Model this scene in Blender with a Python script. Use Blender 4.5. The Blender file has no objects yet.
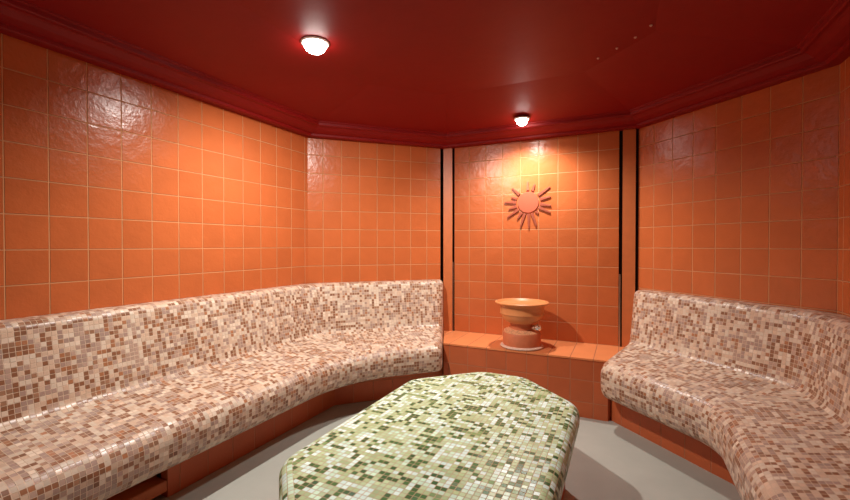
import bpy, bmesh, math, random
from mathutils import Vector, noise
random.seed(7)
PI = math.pi
S = bpy.context.scene
COL = S.collection

# ---------------------------------------------------------------- camera, light, exposure
H = 1.18                                   # eye height above the floor
cam_d = bpy.data.cameras.new('camera'); cam = bpy.data.objects.new('camera', cam_d); COL.objects.link(cam)
cam.location = (0, 0, H); cam.rotation_euler = (PI/2 - 0.0117, 0, 0.44496)
cam_d.sensor_width = 36; cam_d.lens = 418.5/850*36; cam_d.clip_start = 0.02
S.camera = cam
S.view_settings.view_transform = 'Standard'; S.view_settings.look = 'None'
S.view_settings.gamma = 1; S.view_settings.use_curve_mapping = False
S.view_settings.exposure = -0.12
w = bpy.data.worlds.new('world'); S.world = w; w.use_nodes = True
w.node_tree.nodes['Background'].inputs[0].default_value = (1, .8, .65, 1)
w.node_tree.nodes['Background'].inputs[1].default_value = 0.0
LAMPS = [(-1.445, 1.715, 150, 14, 7, 167, 1.045), (-0.709, 3.200, 82, 0, 0, 158, .964), (-0.70, -0.55, 20, 0, 0, 150, 1.002)]     # x, y, watts, tilt x, tilt y, cone, height above the eye; the last is unseen, added behind the camera as weak fill
LAMP_COL = (1.0, .95, .88)

# ---------------------------------------------------------------- room numbers (metres)
XL, XR, YB, YF = -2.311, 0.930, 3.504, -1.12
ZC, ZW = H + 0.955, H + 0.868              # ceiling, top of the wall tiles
T = 0.15
CL = Vector((XL, 2.646)); CR = Vector((XR, 2.679))            # corners long wall / diagonal
NL = Vector((-1.453, YB)); NR = Vector((0.105, YB))           # corners diagonal / back wall
FL = Vector((XL, -0.30)); FL2 = Vector((-1.50, YF)); FR2 = Vector((0.12, YF)); FR = Vector((XR, -0.30))
Z0 = H - 0.0199                            # a grout line runs at this height

# ---------------------------------------------------------------- node helpers
class NT:
    def __init__(s, name):
        s.m = bpy.data.materials.new(name); s.m.use_nodes = True
        s.t = s.m.node_tree; s.b = s.t.nodes['Principled BSDF']
    def n(s, typ, **kw):
        o = s.t.nodes.new(typ)
        for k, v in kw.items(): setattr(o, k, v)
        return o
    def inp(s, sock, v):
        if hasattr(v, 'is_output') or isinstance(v, bpy.types.NodeSocket): s.t.links.new(v, sock)
        else: sock.default_value = v
    def math(s, op, a, b=None, c=None, clamp=False):
        o = s.n('ShaderNodeMath', operation=op, use_clamp=clamp)
        s.inp(o.inputs[0], a)
        if b is not None: s.inp(o.inputs[1], b)
        if c is not None: s.inp(o.inputs[2], c)
        return o.outputs[0]
    def comb(s, x, y, z=0.0):
        o = s.n('ShaderNodeCombineXYZ')
        for i, v in enumerate((x, y, z)): s.inp(o.inputs[i], v)
        return o.outputs[0]
    def white(s, vec, off=0.0):
        o = s.n('ShaderNodeTexWhiteNoise', noise_dimensions='4D'); s.inp(o.inputs['Vector'], vec); s.inp(o.inputs['W'], off)
        return o.outputs['Value'], o.outputs['Color']
    def ramp(s, f, stops, interp='LINEAR'):
        o = s.n('ShaderNodeValToRGB'); r = o.color_ramp; r.interpolation = interp
        while len(r.elements) < len(stops): r.elements.new(0.5)
        for e, (p, c) in zip(r.elements, stops): e.position = p; e.color = (*c, 1)
        s.inp(o.inputs[0], f); return o.outputs[0]
    def mix(s, f, a, b, blend='MIX'):
        o = s.n('ShaderNodeMix', data_type='RGBA', blend_type=blend)
        s.inp(o.inputs[0], f)
        for i, v in ((6, a), (7, b)):
            if isinstance(v, tuple): v = (*v, 1) if len(v) == 3 else v
            s.inp(o.inputs[i], v)
        return o.outputs[2]
    def noise(s, vec, scale, detail=2, rough=.5):
        o = s.n('ShaderNodeTexNoise'); s.inp(o.inputs['Vector'], vec)
        o.inputs['Scale'].default_value = scale; o.inputs['Detail'].default_value = detail; o.inputs['Roughness'].default_value = rough
        return o.outputs[0]
    def bump(s, h, strength, dist=1.0):
        o = s.n('ShaderNodeBump'); o.inputs['Strength'].default_value = strength; o.inputs['Distance'].default_value = dist
        s.inp(o.inputs['Height'], h); s.inp(s.b.inputs['Normal'], o.outputs[0]); return o
def srgb(r, g, b):
    f = lambda c: (c/255/12.92) if c/255 <= .04045 else ((c/255+.055)/1.055)**2.4
    return (f(r), f(g), f(b))

def grid_nodes(g, pu, pv, grout, soft):
    """cell id, distance-to-joint mask (1 on tile, 0 in joint), in-cell position from the UV map in metres"""
    uv = g.n('ShaderNodeUVMap'); uv.uv_map = 'UVMap'
    sp = g.n('ShaderNodeSeparateXYZ'); g.inp(sp.inputs[0], uv.outputs[0])
    u, v = g.math('DIVIDE', sp.outputs[0], pu), g.math('DIVIDE', sp.outputs[1], pv)
    fu, fv = g.math('FLOOR', u), g.math('FLOOR', v)
    lu, lv = g.math('SUBTRACT', u, fu), g.math('SUBTRACT', v, fv)
    du = g.math('MULTIPLY', g.math('SUBTRACT', .5, g.math('ABSOLUTE', g.math('SUBTRACT', lu, .5))), pu)
    dv = g.math('MULTIPLY', g.math('SUBTRACT', .5, g.math('ABSOLUTE', g.math('SUBTRACT', lv, .5))), pv)
    d = g.math('MINIMUM', du, dv)
    mr = g.n('ShaderNodeMapRange', interpolation_type='SMOOTHSTEP')
    g.inp(mr.inputs[0], d); mr.inputs[1].default_value = grout; mr.inputs[2].default_value = grout+soft
    return uv.outputs[0], fu, fv, lu, lv, mr.outputs[0]

def tile_mat(name, base, grout_c, pu=T, pv=T, rough=.26, wob=.95):
    g = NT(name)
    uv, fu, fv, lu, lv, mask = grid_nodes(g, pu, pv, .0016, .0016)
    cid = g.comb(fu, fv)
    r, rc = g.white(cid, 1.3)
    hue = g.ramp(r, [(0, tuple(c*.95 for c in base)), (.5, base), (1, tuple(min(1, c*1.05) for c in base))])
    n1 = g.noise(uv, 9, 4)
    hue = g.mix(.10, hue, g.ramp(n1, [(.3, tuple(c*.6 for c in base)), (.7, tuple(min(1, c*1.4) for c in base))]))
    col = g.mix(mask, grout_c, hue); g.inp(g.b.inputs['Base Color'], col)
    g.inp(g.b.inputs['Roughness'], g.math('SUBTRACT', .8, g.math('MULTIPLY', mask, .8-rough)))
    g.b.inputs['Specular IOR Level'].default_value = .42
    sep = g.n('ShaderNodeSeparateXYZ'); g.inp(sep.inputs[0], rc)
    tilt = g.math('ADD', g.math('MULTIPLY', g.math('SUBTRACT', sep.outputs[0], .5), lu), g.math('MULTIPLY', g.math('SUBTRACT', sep.outputs[1], .5), lv))
    shift = g.n('ShaderNodeVectorMath', operation='ADD'); g.inp(shift.inputs[0], uv)
    sc = g.n('ShaderNodeVectorMath', operation='SCALE'); g.inp(sc.inputs[0], rc); sc.inputs['Scale'].default_value = 7
    g.inp(shift.inputs[1], sc.outputs[0])
    wobn = g.noise(shift.outputs[0], 16, 3, .6)
    fine = g.noise(shift.outputs[0], 70, 2, .6)
    h = g.math('MULTIPLY', tilt, .0035)
    h = g.math('ADD', h, g.math('MULTIPLY', wobn, .0030*wob))
    h = g.math('ADD', h, g.math('MULTIPLY', fine, .0008*wob))
    h = g.math('MULTIPLY', g.math('ADD', h, .002), mask)
    g.bump(h, 1.0)
    return g.m

def mosaic_mat(name, stops, grout_c, p=.0206, rough=.34, runs=.4, lo=.80):
    g = NT(name)
    uv, fu, fv, lu, lv, mask = grid_nodes(g, p, p, .0007, .0009)
    a, ac = g.white(g.comb(fu, fv), 2.1)
    # some neighbouring tiles share a colour, so short runs appear
    hu = g.math('FLOOR', g.math('DIVIDE', fu, 2.0)); hv = g.math('FLOOR', g.math('DIVIDE', fv, 2.0))
    b1, _ = g.white(g.comb(hu, fv), 5.7); b2, _ = g.white(g.comb(fu, hv), 8.9); pick, _ = g.white(g.comb(hu, hv), 3.3)
    c1 = g.math('LESS_THAN', pick, runs*.5); c2 = g.math('GREATER_THAN', pick, 1-runs*.5)
    v = g.mix(c1, g.comb(a, a, a), g.comb(b1, b1, b1)); v = g.mix(c2, v, g.comb(b2, b2, b2))
    sv = g.n('ShaderNodeSeparateXYZ'); g.inp(sv.inputs[0], v)
    patch = g.noise(g.comb(fu, fv), .16, 1)                      # loose patches of lighter and darker tiles
    val = g.math('ADD', sv.outputs[0], g.math('MULTIPLY', g.math('SUBTRACT', patch, .5), .36), clamp=True)
    col = g.ramp(val, stops, 'CONSTANT')
    j = g.ramp(a, [(0, (lo,)*3), (1, (lo+.25,)*3)])
    col = g.mix(1.0, col, j, 'MULTIPLY')
    col = g.mix(mask, grout_c, col); g.inp(g.b.inputs['Base Color'], col)
    g.inp(g.b.inputs['Roughness'], g.math('SUBTRACT', .8, g.math('MULTIPLY', mask, .8-rough)))
    s3 = g.n('ShaderNodeSeparateXYZ'); g.inp(s3.inputs[0], ac)
    tilt = g.math('ADD', g.math('MULTIPLY', g.math('SUBTRACT', s3.outputs[0], .5), lu), g.math('MULTIPLY', g.math('SUBTRACT', s3.outputs[1], .5), lv))
    h = g.math('MULTIPLY', g.math('ADD', g.math('MULTIPLY', tilt, .0030), .0012), mask)
    g.bump(h, 1.0)
    return g.m

def plain(name, c, rough=.5, metal=0, bump=0, scale=30, var=0.0, spec=.5):
    g = NT(name); g.b.inputs['Roughness'].default_value = rough; g.b.inputs['Metallic'].default_value = metal
    g.b.inputs['Specular IOR Level'].default_value = spec
    tc = g.n('ShaderNodeTexCoord').outputs['Object']
    n = g.noise(tc, scale, 4, .6)
    g.inp(g.b.inputs['Base Color'], g.ramp(n, [(.3, tuple(k*(1-var) for k in c)), (.7, tuple(min(1, k*(1+var)) for k in c))]))
    if bump: g.bump(n, 1.0, bump)
    return g.m

TERRA = (.52, .130, .038)
GROUT = (.64, .29, .125)
M_tile = tile_mat('terracotta_wall_tile', TERRA, GROUT)
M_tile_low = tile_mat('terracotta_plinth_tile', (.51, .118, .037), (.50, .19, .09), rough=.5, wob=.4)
M_tile_top = tile_mat('terracotta_ledge_tile', (.74, .25, .09), (.50, .19, .09), pu=T, pv=.50, rough=.45, wob=.3)  # ledge-top tone raised; light from the lamp above put into the colour
M_terra = plain('terracotta_glaze', (.56, .155, .045), .42, var=.06, bump=.0012, scale=18)
M_sun = plain('terracotta_clay', (.47, .085, .034), .6, var=.04)
M_ray = plain('dark_ray_clay', (.30, .055, .02), .6, var=.05)  # darker than the disc; used on all rays but the top one
M_bowl = plain('glazed_clay_bowl', (.68, .26, .09), .40, var=.07, scale=9)
M_foot = plain('clay_foot', (.60, .17, .07), .55, var=.06)
M_rough = plain('mortar_crumbs', (.70, .33, .16), .8, var=.35, bump=.004, scale=90)
M_seal = plain('pale_sealant', (.78, .55, .42), .6, var=.15, bump=.002, scale=60)
M_ceil = plain('deep_red_ceiling_paint', (.235, .003, .0035), .55, bump=.0018, scale=7, var=.04, spec=.3)
M_black = plain('dark_gap', (.010, .006, .005), .8)
M_metal = plain('brushed_edge_profile', (.55, .40, .30), .35, metal=1)
M_chrome = plain('chrome', (.75, .75, .76), .18, metal=1)
M_drain = plain('grey_drain', (.16, .16, .17), .35, metal=.6)
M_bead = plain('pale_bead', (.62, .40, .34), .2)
M_ring = plain('white_lamp_ring', (.75, .70, .66), .4)
M_floor = plain('grey_trowelled_floor', (.43, .44, .39), .5, bump=.0015, scale=2.6, var=.07)
M_brown = mosaic_mat('brown_glass_mosaic', p=.0197, stops=[
    (0.0, srgb(232, 212, 190)), (.22, srgb(222, 192, 166)), (.40, srgb(190, 160, 142)), (.56, srgb(174, 146, 132)),
    (.70, srgb(164, 122, 94)), (.80, srgb(144, 98, 70)), (.95, srgb(172, 116, 80))], grout_c=srgb(216, 190, 164))
M_green = mosaic_mat('green_glass_mosaic', [
    (0.0, srgb(226, 255, 246)), (.20, srgb(208, 242, 216)), (.36, srgb(190, 214, 170)), (.56, srgb(176, 200, 150)),
    (.735, srgb(58, 112, 54)), (.83, srgb(38, 94, 44)), (.96, srgb(120, 156, 96))], srgb(196, 172, 138), runs=.5, lo=.86)

# ---------------------------------------------------------------- mesh helpers
def mesh_obj(name, verts, faces, mat, parent=None, uvs=None, smooth=False):
    me = bpy.data.meshes.new(name); me.from_pydata([tuple(v) for v in verts], [], faces)
    if uvs:
        l = me.uv_layers.new(name='UVMap'); k = 0
        for fuv in uvs:
            for c in fuv: l.data[k].uv = c; k += 1
    me.materials.append(mat)
    if smooth: me.polygons.foreach_set('use_smooth', [True]*len(me.polygons))
    me.update()
    o = bpy.data.objects.new(name, me); COL.objects.link(o)
    if parent: o.parent = parent
    return o
def kind(o, k='structure'): o['kind'] = k; return o
def tag(o, label, cat, group=None):
    o['label'] = label; o['category'] = cat
    if group: o['group'] = group
    return o
def thing(name, label, cat, loc=(0, 0, 0), rz=0, group=None):
    o = bpy.data.objects.new(name, None); COL.objects.link(o); o.location = loc; o.rotation_euler = (0, 0, rz)
    o.empty_display_size = .1
    return tag(o, label, cat, group)
def fix_normals(o):
    bm = bmesh.new(); bm.from_mesh(o.data); bmesh.ops.recalc_face_normals(bm, faces=bm.faces); bm.to_mesh(o.data); bm.free(); return o
def slab(name, p, q, z0, z1, n, mat, thick=.03, u0=0.0, v0=Z0, parent=None):
    """upright tiled slab whose face runs p->q; n points into the room, the body lies behind the face"""
    p, q, n = Vector(p), Vector(q), Vector(n); L = (q-p).length
    V = []
    for off in (0, -thick):
        for (e, z) in ((p, z0), (q, z0), (q, z1), (p, z1)):
            V.append((e.x+n.x*off, e.y+n.y*off, z))
    F = [(0, 1, 2, 3), (7, 6, 5, 4), (0, 4, 5, 1), (1, 5, 6, 2), (2, 6, 7, 3), (3, 7, 4, 0)]
    a, b = (u0, z0-v0), (u0+L, z1-v0)
    U = [[(a[0], a[1]), (b[0], a[1]), (b[0], b[1]), (a[0], b[1])]]*2
    for _ in range(4): U.append([(.03, .03), (.06, .03), (.06, .06), (.03, .06)])
    return fix_normals(mesh_obj(name, V, F, mat, parent, U))
def box(name, x0, x1, y0, y1, z0, z1, mat, parent=None, bevel=0):
    bm = bmesh.new(); bmesh.ops.create_cube(bm, size=1)
    for v in bm.verts: v.co = ((x0+x1)/2+v.co.x*(x1-x0), (y0+y1)/2+v.co.y*(y1-y0), (z0+z1)/2+v.co.z*(z1-z0))
    if bevel: bmesh.ops.bevel(bm, geom=bm.edges[:], offset=bevel, segments=2, affect='EDGES')
    me = bpy.data.meshes.new(name); bm.to_mesh(me); bm.free(); me.materials.append(mat)
    o = bpy.data.objects.new(name, me); COL.objects.link(o); o.parent = parent; return o
def lathe(name, prof, mat, parent=None, seg=64, loc=(0, 0, 0), sharp=None):
    V, F = [], []
    for r, z in prof:
        for k in range(seg):
            a = 2*PI*k/seg; V.append((loc[0]+r*math.cos(a), loc[1]+r*math.sin(a), loc[2]+z))
    for i in range(len(prof)-1):
        for k in range(seg):
            F.append((i*seg+k, i*seg+(k+1) % seg, (i+1)*seg+(k+1) % seg, (i+1)*seg+k))
    F.append(tuple(reversed(range(seg)))); F.append(tuple((len(prof)-1)*seg+k for k in range(seg)))
    o = fix_normals(mesh_obj(name, V, F, mat, parent, smooth=True))
    o.data.set_sharp_from_angle(angle=math.radians(35))
    return o
def prism(name, pts, z0, z1, mat, parent=None, uvpl=True):
    n = len(pts); V = [(x, y, z0) for x, y in pts]+[(x, y, z1) for x, y in pts]
    F = [tuple(range(n-1, -1, -1)), tuple(range(n, 2*n))]; U = [[(pts[i][0], pts[i][1]) for i in range(n-1, -1, -1)], [(x, y) for x, y in pts]]
    per = 0
    for i in range(n):
        j = (i+1) % n; L = math.dist(pts[i], pts[j])
        F.append((i, j, n+j, n+i)); U.append([(per, z0-H), (per+L, z0-H), (per+L, z1-H), (per, z1-H)]); per += L
    return fix_normals(mesh_obj(name, V, F, mat, parent, U))

# ---------------------------------------------------------------- room shell
def nrm(p, q, inside=Vector((-.69, 1.6))):
    d = (Vector(q)-Vector(p)).normalized(); n = Vector((d.y, -d.x))
    return n if (inside-Vector(p)).dot(n) > 0 else -n
def u_off(first_px_dist):            # place a vertical joint at this distance from the slab's start
    return -first_px_dist
poly = [FL, CL, NL, NR, CR, FR, FR2, FL2]
# floor and ceiling
prism('floor', [(p.x*1.02, p.y+(.03 if p.y > 1 else -.03)) for p in poly], -.05, 0, M_floor)['kind'] = 'structure'
def wall(name, p, q, u0, mat=M_tile, z1=ZC): return kind(slab(name, p, q, 0, z1, nrm(p, q), mat, .08, u0))
d_l = 0.812                          # along-wall position of joint 0 on the left wall
wall('wall_left', FL, CL, (FL.y-d_l) % T)
# back-left diagonal: joint 0 at (-2.232, 2.743)
s = 1/math.sqrt(2)
jl = (Vector((-2.225, 2.732))-CL).length
wall('wall_back_left', CL, NL-(NL-CL).normalized()*.062, -jl % T)
jr = (Vector((0.187, 3.422))-NR).length
wall('wall_back_right', NR-(CR-NR).normalized()*.018, CR, -(jr+.018) % T)
wall('wall_right', CR, FR, .10)
wall('wall_front_right', FR, FR2, .0)
wall('wall_front_left', FL2, FL, .0)
# entrance wall behind the camera with a frosted glass door
wall('wall_front', FR2, FL2, .05)
# the back wall: dark substrate and the tiled field standing proud between two slots
kind(slab('wall_back', NL+Vector((-.14, .035)), NR+Vector((.14, .035)), 0, ZC, (0, -1), M_black, .06))
kind(slab('wall_back_tiled_field', (-1.377, YB), (-0.040, YB), .38, ZC-.02, (0, -1), M_tile, .03, u0=(-1.377+1.2372) % T))

# slots and pilasters in the two octagon corners
def pilaster(name, c, ang, wdt, depth, z0, z1):
    """narrow tiled board, face centred on c, facing ang"""
    n = Vector((math.cos(ang), math.sin(ang))); t = Vector((-n.y, n.x))
    p, q = c-t*wdt/2, c+t*wdt/2
    return kind(slab(name, p, q, z0, z1, n, M_terra, depth))
ZL = H-0.772                                # ledge height
def cover(name, c, half):                   # black recess behind the slots
    pass

# ---------------------------------------------------------------- cornice
def ring(poly, off, z):
    n = len(poly); out = []
    for i in range(n):
        a, b, c = poly[i-1], poly[i], poly[(i+1) % n]
        n1, n2 = nrm(a, b), nrm(b, c)
        m = (n1+n2)/(1+n1.dot(n2)); out.append((b.x+m.x*off, b.y+m.y*off, z))
    return out
corn = [(-.02, ZW), (.055, ZW-.001), (.062, ZW+.004), (.064, ZW+.018), (.085, ZW+.022), (.115, ZW+.034), (.140, ZW+.052),
        (.150, ZW+.057), (.168, ZW+.057), (.173, ZW+.063), (.175, ZC-.008), (.186, ZC-.004), (.19, ZC+.01), (-.02, ZC+.01)]
# the ceiling: a shallow hipped vault rising from the cornice to a flat middle
V = ring(poly, .17, ZC)+ring(poly, .80, ZC+.09)+ring(poly, .17, ZC+.05)+ring(poly, .80, ZC+.14)
F = [(k, (k+1) % 8, 8+(k+1) % 8, 8+k) for k in range(8)]+[tuple(range(8, 16))]
F += [(16+k, 24+k, 24+(k+1) % 8, 16+(k+1) % 8) for k in range(8)]+[tuple(reversed(range(24, 32)))]+[(k, 16+k, 16+(k+1) % 8, (k+1) % 8) for k in range(8)]
kind(fix_normals(mesh_obj('ceiling', V, F, M_ceil)))
V, F = [], []
for o_, z_ in corn: V += ring(poly, o_, z_)
n8 = len(poly); m_ = len(corn)
for i in range(m_):
    for k in range(n8):
        F.append((i*n8+k, i*n8+(k+1) % n8, ((i+1) % m_)*n8+(k+1) % n8, ((i+1) % m_)*n8+k))
cor = kind(fix_normals(mesh_obj('trim_1', V, F, M_ceil)))

# pilasters (fixed trim), each between two black joints
pilaster('trim_2', Vector((-1.4345, 3.4825)), math.radians(-79), .079, .03, ZL-.1, ZC-.02)
pilaster('trim_3', Vector((0.0285, 3.500)), math.radians(-92), .088, .03, ZL-.1, ZC-.02)
kind(box('trim_4', -.0385, -.0265, YB-.004, YB+.012, ZL, ZL+.55, M_metal))
kind(box('trim_5', -1.3965, -1.3885, YB-.003, YB+.012, ZL, ZL+.62, M_metal))

# ---------------------------------------------------------------- benches
TAN = math.tan(PI/8)
def round_poly(pts, seg=8):
    """polyline [(s, z, r)] with filleted corners"""
    out = []
    for i, (x, y, r) in enumerate(pts):
        if r <= 0 or i in (0, len(pts)-1): out.append(Vector((x, y))); continue
        p = Vector((x, y)); a = (Vector(pts[i-1][:2])-p).normalized(); b = (Vector(pts[i+1][:2])-p).normalized()
        th = a.angle(b); tl = r/math.tan(th/2); c = p+(a+b).normalized()*(r/math.sin(th/2))
        p0, p1 = p+a*tl, p+b*tl
        a0 = math.atan2(p0.y-c.y, p0.x-c.x); a1 = math.atan2(p1.y-c.y, p1.x-c.x); d = (a1-a0+PI) % (2*PI)-PI
        for k in range(seg+1):
            t = a0+d*k/seg; out.append(Vector((c.x+r*math.cos(t), c.y+r*math.sin(t))))
    return out
class Path:
    """bench line along a long wall, round the octagon corner C, along the diagonal to the mitred end"""
    def __init__(s, C, d1, n1, d2, n2, L1, L2, R0, R1, smax, k1=1.0, mitre=TAN):
        s.C, s.d1, s.n1, s.d2, s.n2, s.L1, s.L2, s.R0, s.R1, s.smax, s.mitre = C, d1, n1, d2, n2, L1, L2, R0, R1, smax, mitre
        s.N = 20; s.k1 = k1
        s.near = [1-k/14 for k in range(14)]                     # fractions along straight one
        s.far = [(k+1)/10 for k in range(10)]
    def curve(s, off, endround=0.0, shrink=0.0):
        R = s.R0+(s.R1-s.R0)*max(0, min(1, off/s.smax)); tl = R*TAN
        c_ = s.n1.dot(s.n2); e1, e2 = off*s.k1, off
        Co = s.C+s.n1*((e1-c_*e2)/(1-c_*c_))+s.n2*((e2-c_*e1)/(1-c_*c_))
        A = Co+s.d1*tl; B = Co+s.d2*tl; cen = A+s.n1*R
        a0 = math.atan2((A-cen).y, (A-cen).x); a1 = math.atan2((B-cen).y, (B-cen).x); d = (a1-a0+PI) % (2*PI)-PI
        E1 = s.C+s.n1*off*s.k1+s.d1*s.L1
        E2 = s.C+s.n2*off+s.d2*(s.L2-s.mitre*off-endround)
        pts = [A.lerp(E1, t) for t in s.near]
        pts += [cen+Vector((math.cos(a0+d*k/s.N), math.sin(a0+d*k/s.N)))*R for k in range(s.N+1)]
        pts += [B.lerp(E2, t) for t in s.far]
        return pts
    def mid(s): return len(s.near)+s.N//2
def inset(prof, e):
    out = []
    for i, p in enumerate(prof):
        a = prof[max(0, i-1)]; b = prof[min(len(prof)-1, i+1)]; t = (b-a).normalized()
        n = Vector((t.y, -t.x))                                  # section interior: to the right of travel
        q = p+n*e if i else p+Vector((0, -e))
        out.append(Vector((max(0.002, q.x), q.y)))
    return out
def sweep(name, P, prof, i0, i1, mat, parent, er=.045, cap=True, vs=None, zoff=H, smooth=True):
    """sweep section points i0..i1 of prof along P; far end rounded by er and capped"""
    # columns: base columns, then rounded end columns
    allv = [0.0]
    for i in range(1, len(prof)): allv.append(allv[-1]+(prof[i]-prof[i-1]).length)
    nb = len(P.curve(0)); ends = 6 if er else 0
    W = []                                                       # W[col][row]
    base = [P.curve(p.x, er) for p in prof]
    tdir = P.d2
    for c in range(nb):
        col = []
        for r, p in enumerate(prof):
            q = base[r][c]
            col.append(Vector((q.x, q.y, p.y+zoff)))
        W.append(col)
    for k in range(1, ends+1):
        a = PI/2*k/ends; pi_ = inset(prof, er*(1-math.cos(a))); col = []
        for p in pi_:
            q = P.C+P.n2*p.x+P.d2*(P.L2-P.mitre*p.x-er+er*math.sin(a))
            col.append(Vector((q.x, q.y, p.y+zoff)))
        W.append(col)
    rows = list(range(i0, i1+1)); nr = len(rows); V, F, U = [], [], []
    for col in W:
        for r in rows: V.append(col[r])
    mid = P.mid()
    def uv(c, r, half):
        p = W[c][r]; q = Vector((p.x, p.y))-P.C
        u = -q.dot(P.d1) if half == 0 else q.dot(P.d2)
        if c >= nb: u += .0
        return (u, allv[r])
    for c in range(len(W)-1):
        half = 0 if c < mid else 1
        for k in range(nr-1):
            r0, r1 = rows[k], rows[k+1]
            F.append((c*nr+k, (c+1)*nr+k, (c+1)*nr+k+1, c*nr+k+1))
            U.append([uv(c, r0, half), uv(c+1, r0, half), uv(c+1, r1, half), uv(c, r1, half)])
    o = mesh_obj(name, V, F, mat, parent, U, smooth=smooth)
    return o, W
def bench(name, label, P, prof, split, base_s, base_R):
    t = thing(name, label, 'bench', (0, 0, 0))
    back, W = sweep('backrest', P, prof, 0, split, M_brown, t)
    seat, W = sweep('seat', P, prof, split, len(prof)-1, M_brown, t)
    # end cap: flat mosaic closing the section, split between seat and backrest at the fold
    def cap(o, rows, close, last=None):
        last = last or W[-1]; ring_ = [last[r] for r in rows]+close(last)
        bm = bmesh.new(); bm.from_mesh(o.data); vs = [bm.verts.new(v) for v in ring_]; f = bm.faces.new(vs)
        lay = bm.loops.layers.uv.verify()
        for l in f.loops:
            q = Vector((l.vert.co.x, l.vert.co.y))-P.C; l[lay].uv = (q.dot(P.n2)*1.08, l.vert.co.z-H)
        bmesh.ops.recalc_face_normals(bm, faces=bm.faces); bm.to_mesh(o.data); bm.free()
    # the wall-side point on the end plane at the fold height
    def wallpt(z, near=False):
        q = P.C+P.n2*.002+P.d2*P.L2; return Vector((q.x, q.y, z))
    n = len(prof)-1
    cap(back, range(0, split+1), lambda l: [wallpt(l[split].z)])
    cap(seat, range(split, n+1), lambda l: [wallpt(l[n].z), wallpt(l[split].z)])
    q0 = P.C+P.n1*.002+P.d1*P.L1; w0 = lambda z: Vector((q0.x, q0.y, z))     # the near end, square to the wall
    cap(back, range(0, split+1), lambda l: [w0(l[split].z)], W[0])
    cap(seat, range(split, n+1), lambda l: [w0(l[n].z), w0(l[split].z)], W[0])
    # make normals point out of the section
    return t
def base_sweep(P, s_, R, z1, parent, name='plinth', L1=None, toe=0.0):
    Pb = Path(P.C, P.d1, P.n1, P.d2, P.n2, L1 or P.L1, P.L2-toe, R, R, .5)
    prof = [Vector((s_-.05, z1)), Vector((s_, z1)), Vector((s_, -H)), Vector((s_-.05, -H))]
    o, W = sweep(name, Pb, prof, 0, 3, M_tile_low, parent, er=0, smooth=False)
    bm = bmesh.new(); bm.from_mesh(o.data); lay = bm.loops.layers.uv.verify()
    for e in (W[-1], W[0]):
        f = bm.faces.new([bm.verts.new(v) for v in e])
        for l in f.loops: l[lay].uv = (.03+.02*l.vert.co.x, .03)
    bmesh.ops.recalc_face_normals(bm, faces=bm.faces); bm.to_mesh(o.data); bm.free()
    return o

Pl = Path(CL, Vector((0, -1)), Vector((1, 0)), Vector((s, s)), Vector((s, -s)), 2.88, 1.178, .30, 1.0, .60)
prof_l = round_poly([(.002, -.308, 0), (.115, -.308, .045), (.185, -.69, .05), (.60, -.765, .085), (.59, -.965, .08), (.36, -.975, 0)])
bl = bench('mosaic_bench', 'long beige and brown mosaic bench with rounded backrest along the left walls', Pl, prof_l, 18, .39, .05)
Pr = Path(CR, Vector((0, -1)), Vector((-1, 0)), Vector((-s, s)), Vector((-s, -s)), 2.90, 1.172, .30, .40, .60, .90)
prof_r = round_poly([(.002, -.327, 0), (.115, -.327, .045), (.185, -.69, .05), (.605, -.765, .09), (.60, -.99, .09), (.40, -1.0, 0)])
br = bench('mosaic_bench', 'brown and beige mosaic bench curving along the right walls beside the tiled ledge', Pr, prof_r, 18, .43, .05)
base_sweep(Pl, .39, .04, -.93, bl, L1=1.41)
base_sweep(Pr, .435, .04, -.94, br, toe=.004)
# left plinth steps back near the camera, with a tiled block low in the recess
rx = XL+.30
slab('recessed_plinth', (rx, -.22), (rx, 1.24), 0, H-.93, (1, 0), M_tile_low, .03, parent=bl)
box('step_block', rx, XL+.388, -.22, 1.235, .030, .082, M_terra, bl, .003)

# ---------------------------------------------------------------- ledge at the back wall
lp = [(-1.288, 3.04), (-.096, 3.04), (.092, YB), (-1.480, YB)]
led = thing('tiled_ledge', 'low terracotta tiled ledge below the back wall, carrying the clay basin', 'ledge')
prism('ledge_body', lp, 0, ZL-.012, M_tile_low, led)
lb = led.children[0]
for p_ in lb.data.polygons:                                      # rows measured from the top edge
    for li in p_.loop_indices:
        co = lb.data.vertices[lb.data.loops[li].vertex_index].co
        if abs(p_.normal.y) > .9: lb.data.uv_layers[0].data[li].uv = (co.x+.036, co.z-ZL+.003)
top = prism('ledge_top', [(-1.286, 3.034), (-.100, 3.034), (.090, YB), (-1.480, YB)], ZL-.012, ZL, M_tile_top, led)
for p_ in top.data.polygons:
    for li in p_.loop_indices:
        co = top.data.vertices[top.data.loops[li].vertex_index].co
        top.data.uv_layers[0].data[li].uv = (co.x+.036, co.y-3.02)

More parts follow.
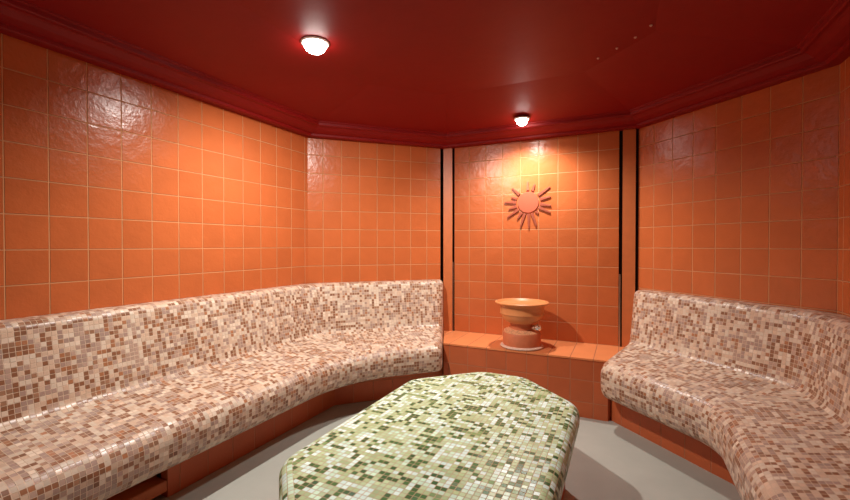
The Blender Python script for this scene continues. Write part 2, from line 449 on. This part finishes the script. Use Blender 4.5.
# ---------------------------------------------------------------- green mosaic table
def rounded_outline(pts, r, seg=6):
    n = len(pts); out = []
    for i in range(n):
        p = Vector(pts[i]); a = (Vector(pts[i-1])-p).normalized(); b = (Vector(pts[(i+1) % n])-p).normalized()
        th = a.angle(b); tl = r/math.tan(th/2); c = p+(a+b).normalized()*(r/math.sin(th/2))
        p0, p1 = p+a*tl, p+b*tl
        a0 = math.atan2(p0.y-c.y, p0.x-c.x); a1 = math.atan2(p1.y-c.y, p1.x-c.x); d = (a1-a0+PI) % (2*PI)-PI
        for k in range(seg+1): out.append(c+Vector((math.cos(a0+d*k/seg), math.sin(a0+d*k/seg)))*r)
    return out
tab = thing('mosaic_table', 'low octagonal table with green and cream mosaic top in the middle of the floor', 'table')
ZT = H-.768
tx0, tx1, ty0, ty1, ch = -1.125, -.187, .80, 2.475, .33
oct_ = [(tx0+ch, ty0), (tx1-ch, ty0), (tx1, ty0+ch), (tx1, ty1-ch), (tx1-ch, ty1), (tx0+ch, ty1), (tx0, ty1-ch), (tx0, ty0+ch)]
out0 = rounded_outline(oct_, .16); cenT = Vector(((tx0+tx1)/2, (ty0+ty1)/2)); no = len(out0)
def off_outline(e):
    res = []
    for i in range(no):
        a, b = out0[i-1], out0[(i+1) % no]; t = (b-a).normalized(); n = Vector((-t.y, t.x)); res.append(out0[i]+n*e)
    return res
rr_ = .045; rings = []
for k in range(9):
    a = PI/2*k/8; rings.append((rr_*(1-math.sin(a)), ZT-rr_*(1-math.cos(a))))
rings.append((0, ZT-.075))
for k in range(1, 6):
    a = PI/2*k/5; rings.append((.03*(1-math.cos(a)), ZT-.075-.03*math.sin(a)))
rings.append((.09, ZT-.105))
V, F, U = [], [], []
RV = []
for e, z in rings:
    ps = off_outline(e); RV.append(ps); V += [(p.x, p.y, z) for p in ps]
per = [0.0]
for i in range(no): per.append(per[-1]+(out0[(i+1) % no]-out0[i]).length)
acc = [0.0]
for i in range(1, len(rings)): acc.append(acc[-1]+math.dist(rings[i], rings[i-1]))
F.append(tuple(range(no))); U.append([(p.x+.004, p.y) for p in RV[0]])
for i in range(len(rings)-1):
    for k in range(no):
        k2 = (k+1) % no; F.append((i*no+k, (i+1)*no+k, (i+1)*no+k2, i*no+k2))
        U.append([(per[k], -acc[i]), (per[k], -acc[i+1]), (per[k+1], -acc[i+1]), (per[k+1], -acc[i])])
F.append(tuple((len(rings)-1)*no+k for k in reversed(range(no)))); U.append([(0.01, 0.01)]*no)
tt = fix_normals(mesh_obj('tabletop', V, F, M_green, tab, U, smooth=True))
inb = [(cenT.x+(x-cenT.x)*.86, cenT.y+(y-cenT.y)*.92) for x, y in oct_]
prism('pedestal', inb, 0, ZT-.10, M_tile_low, tab)

# ---------------------------------------------------------------- clay hand basin
bas = thing('clay_basin', 'round terracotta water basin on a short drum standing on the tiled ledge', 'basin', (-.705, 3.195, ZL))
lathe('foot', [(.141, 0), (.142, .004), (.141, .108), (.138, .113)], M_foot, bas)
mb = lathe('mortar_bed', [(.137, .110), (.135, .116), (.100, .134)], M_rough, bas)
for v in mb.data.vertices: v.co.z += max(0, -.07*(v.co.x+v.co.y*.4))*(v.co.z > .112)
lathe('sealant_ring', [(.141, .0), (.162, .0), (.159, .006), (.143, .012), (.139, .012)], M_seal, bas)
lathe('bowl_neck', [(.092, .12), (.088, .14), (.088, .172), (.098, .188)], M_foot, bas)
bowl = lathe('bowl', [(.100, .178), (.118, .186), (.140, .205), (.154, .228), (.160, .243), (.165, .246), (.165, .252), (.163, .256), (.165, .285),
     (.168, .311), (.176, .316), (.192, .321), (.200, .326), (.201, .332), (.196, .336), (.187, .336), (.182, .331), (.172, .320), (.13, .316), (.06, .314), (.022, .313)], M_bowl, bas)
lathe('drain', [(.021, .312), (.021, .317), (.017, .319), (.010, .317)], M_drain, bas, seg=24)
bowl.location.z = .007
bas.children[-1].location.z = .007
# small chrome tap at the neck
tp = lathe('tap', [(.012, 0), (.014, .004), (.014, .03), (.018, .034), (.020, .045), (.016, .056), (.006, .060)], M_chrome, bas, seg=20)
tp.scale = (1.35,)*3; tp.location = (.086, -.052, .160); tp.rotation_euler = (0, math.radians(82), math.radians(-32))

# ---------------------------------------------------------------- sun ornament
sun = thing('sun_ornament', 'terracotta sun with sixteen separate rays mounted on the back wall', 'wall ornament', (-.722, YB, H+.354))
def yprism(name, pts, y0, y1, mat, parent):
    n = len(pts); V = [(x, y0, z) for x, z in pts]+[(x, y1, z) for x, z in pts]
    F = [tuple(range(n)), tuple(range(2*n-1, n-1, -1))]+[(i, (i+1) % n, n+(i+1) % n, n+i) for i in range(n)]
    o = fix_normals(mesh_obj(name, V, F, mat, parent)); b = o.modifiers.new('b', 'BEVEL'); b.width = .0015; b.segments = 2; return o
yprism('disc', [(.086*math.cos(2*PI*k/56), .086*math.sin(2*PI*k/56)) for k in range(56)], -.009, 0, M_sun, sun)
for ang, ln in [(92, 150), (70, 136), (34, 182), (12, 160), (-11, 162), (-27, 174), (-49, 112), (-71, 182), (-88, 187), (-107, 185), (-123, 141), (-145, 184), (-162, 148), (178, 172), (161, 128), (137, 158)]:
    L = ln/7.14/120.5; a = math.radians(ang); r0 = .098
    w0, w1 = .0125, .006
    c, s_ = math.cos(a), math.sin(a)
    P4 = [(r0, -w0), (L*.97, -w1), (L, 0), (L*.97, w1), (r0, w0)]
    yprism('ray', [(x*c-y*s_, x*s_+y*c) for x, y in P4], -.011, 0, M_sun if ang == 92 else M_ray, sun)

# ---------------------------------------------------------------- ceiling lamps
g = NT('lamp_glass'); em = g.b
em.inputs['Emission Color'].default_value = (*LAMP_COL, 1); em.inputs['Emission Strength'].default_value = 34
em.inputs['Base Color'].default_value = (.9, .85, .8, 1)
M_glass = g.m
for i, (x, y, W_, tx_, ty_, cone, hz) in enumerate(LAMPS):
    lb_ = ('larger bright round downlight in the red ceiling above the left bench', 'smaller bright round downlight in the red ceiling near the back wall, above the sun ornament',
           'unseen round downlight added for fill in the red ceiling at the entrance end of the room')[i]
    t = thing('ceiling_downlight', lb_, 'ceiling light', (x, y, H+hz-.002), group='round downlights in the ceiling')
    R_ = (.058, .044, .044)[i]
    lathe('lamp_ring', [(R_+.014, .0), (R_+.014, -.004), (R_+.008, -.009), (R_, -.009), (R_, -.002)], M_ring, t, seg=40)
    lathe('lamp_lens', [(R_-.001, -.003), (R_-.002, -.012), (R_*.93, -.026), (R_*.8, -.037), (R_*.6, -.046), (R_*.3, -.052), (R_*.05, -.054)], M_glass, t, seg=40)
    ld = bpy.data.lights.new('lamp_light', 'SPOT'); lo = bpy.data.objects.new('lamp_light', ld); COL.objects.link(lo)
    lo.parent = t; lo.location = (0, 0, -.07); ld.energy = W_; ld.color = LAMP_COL
    ld.shadow_soft_size = .022; ld.spot_size = math.radians(cone); ld.spot_blend = .9
    lo.rotation_euler = (math.radians(tx_), math.radians(ty_), 0)
# pale water beads on the ceiling
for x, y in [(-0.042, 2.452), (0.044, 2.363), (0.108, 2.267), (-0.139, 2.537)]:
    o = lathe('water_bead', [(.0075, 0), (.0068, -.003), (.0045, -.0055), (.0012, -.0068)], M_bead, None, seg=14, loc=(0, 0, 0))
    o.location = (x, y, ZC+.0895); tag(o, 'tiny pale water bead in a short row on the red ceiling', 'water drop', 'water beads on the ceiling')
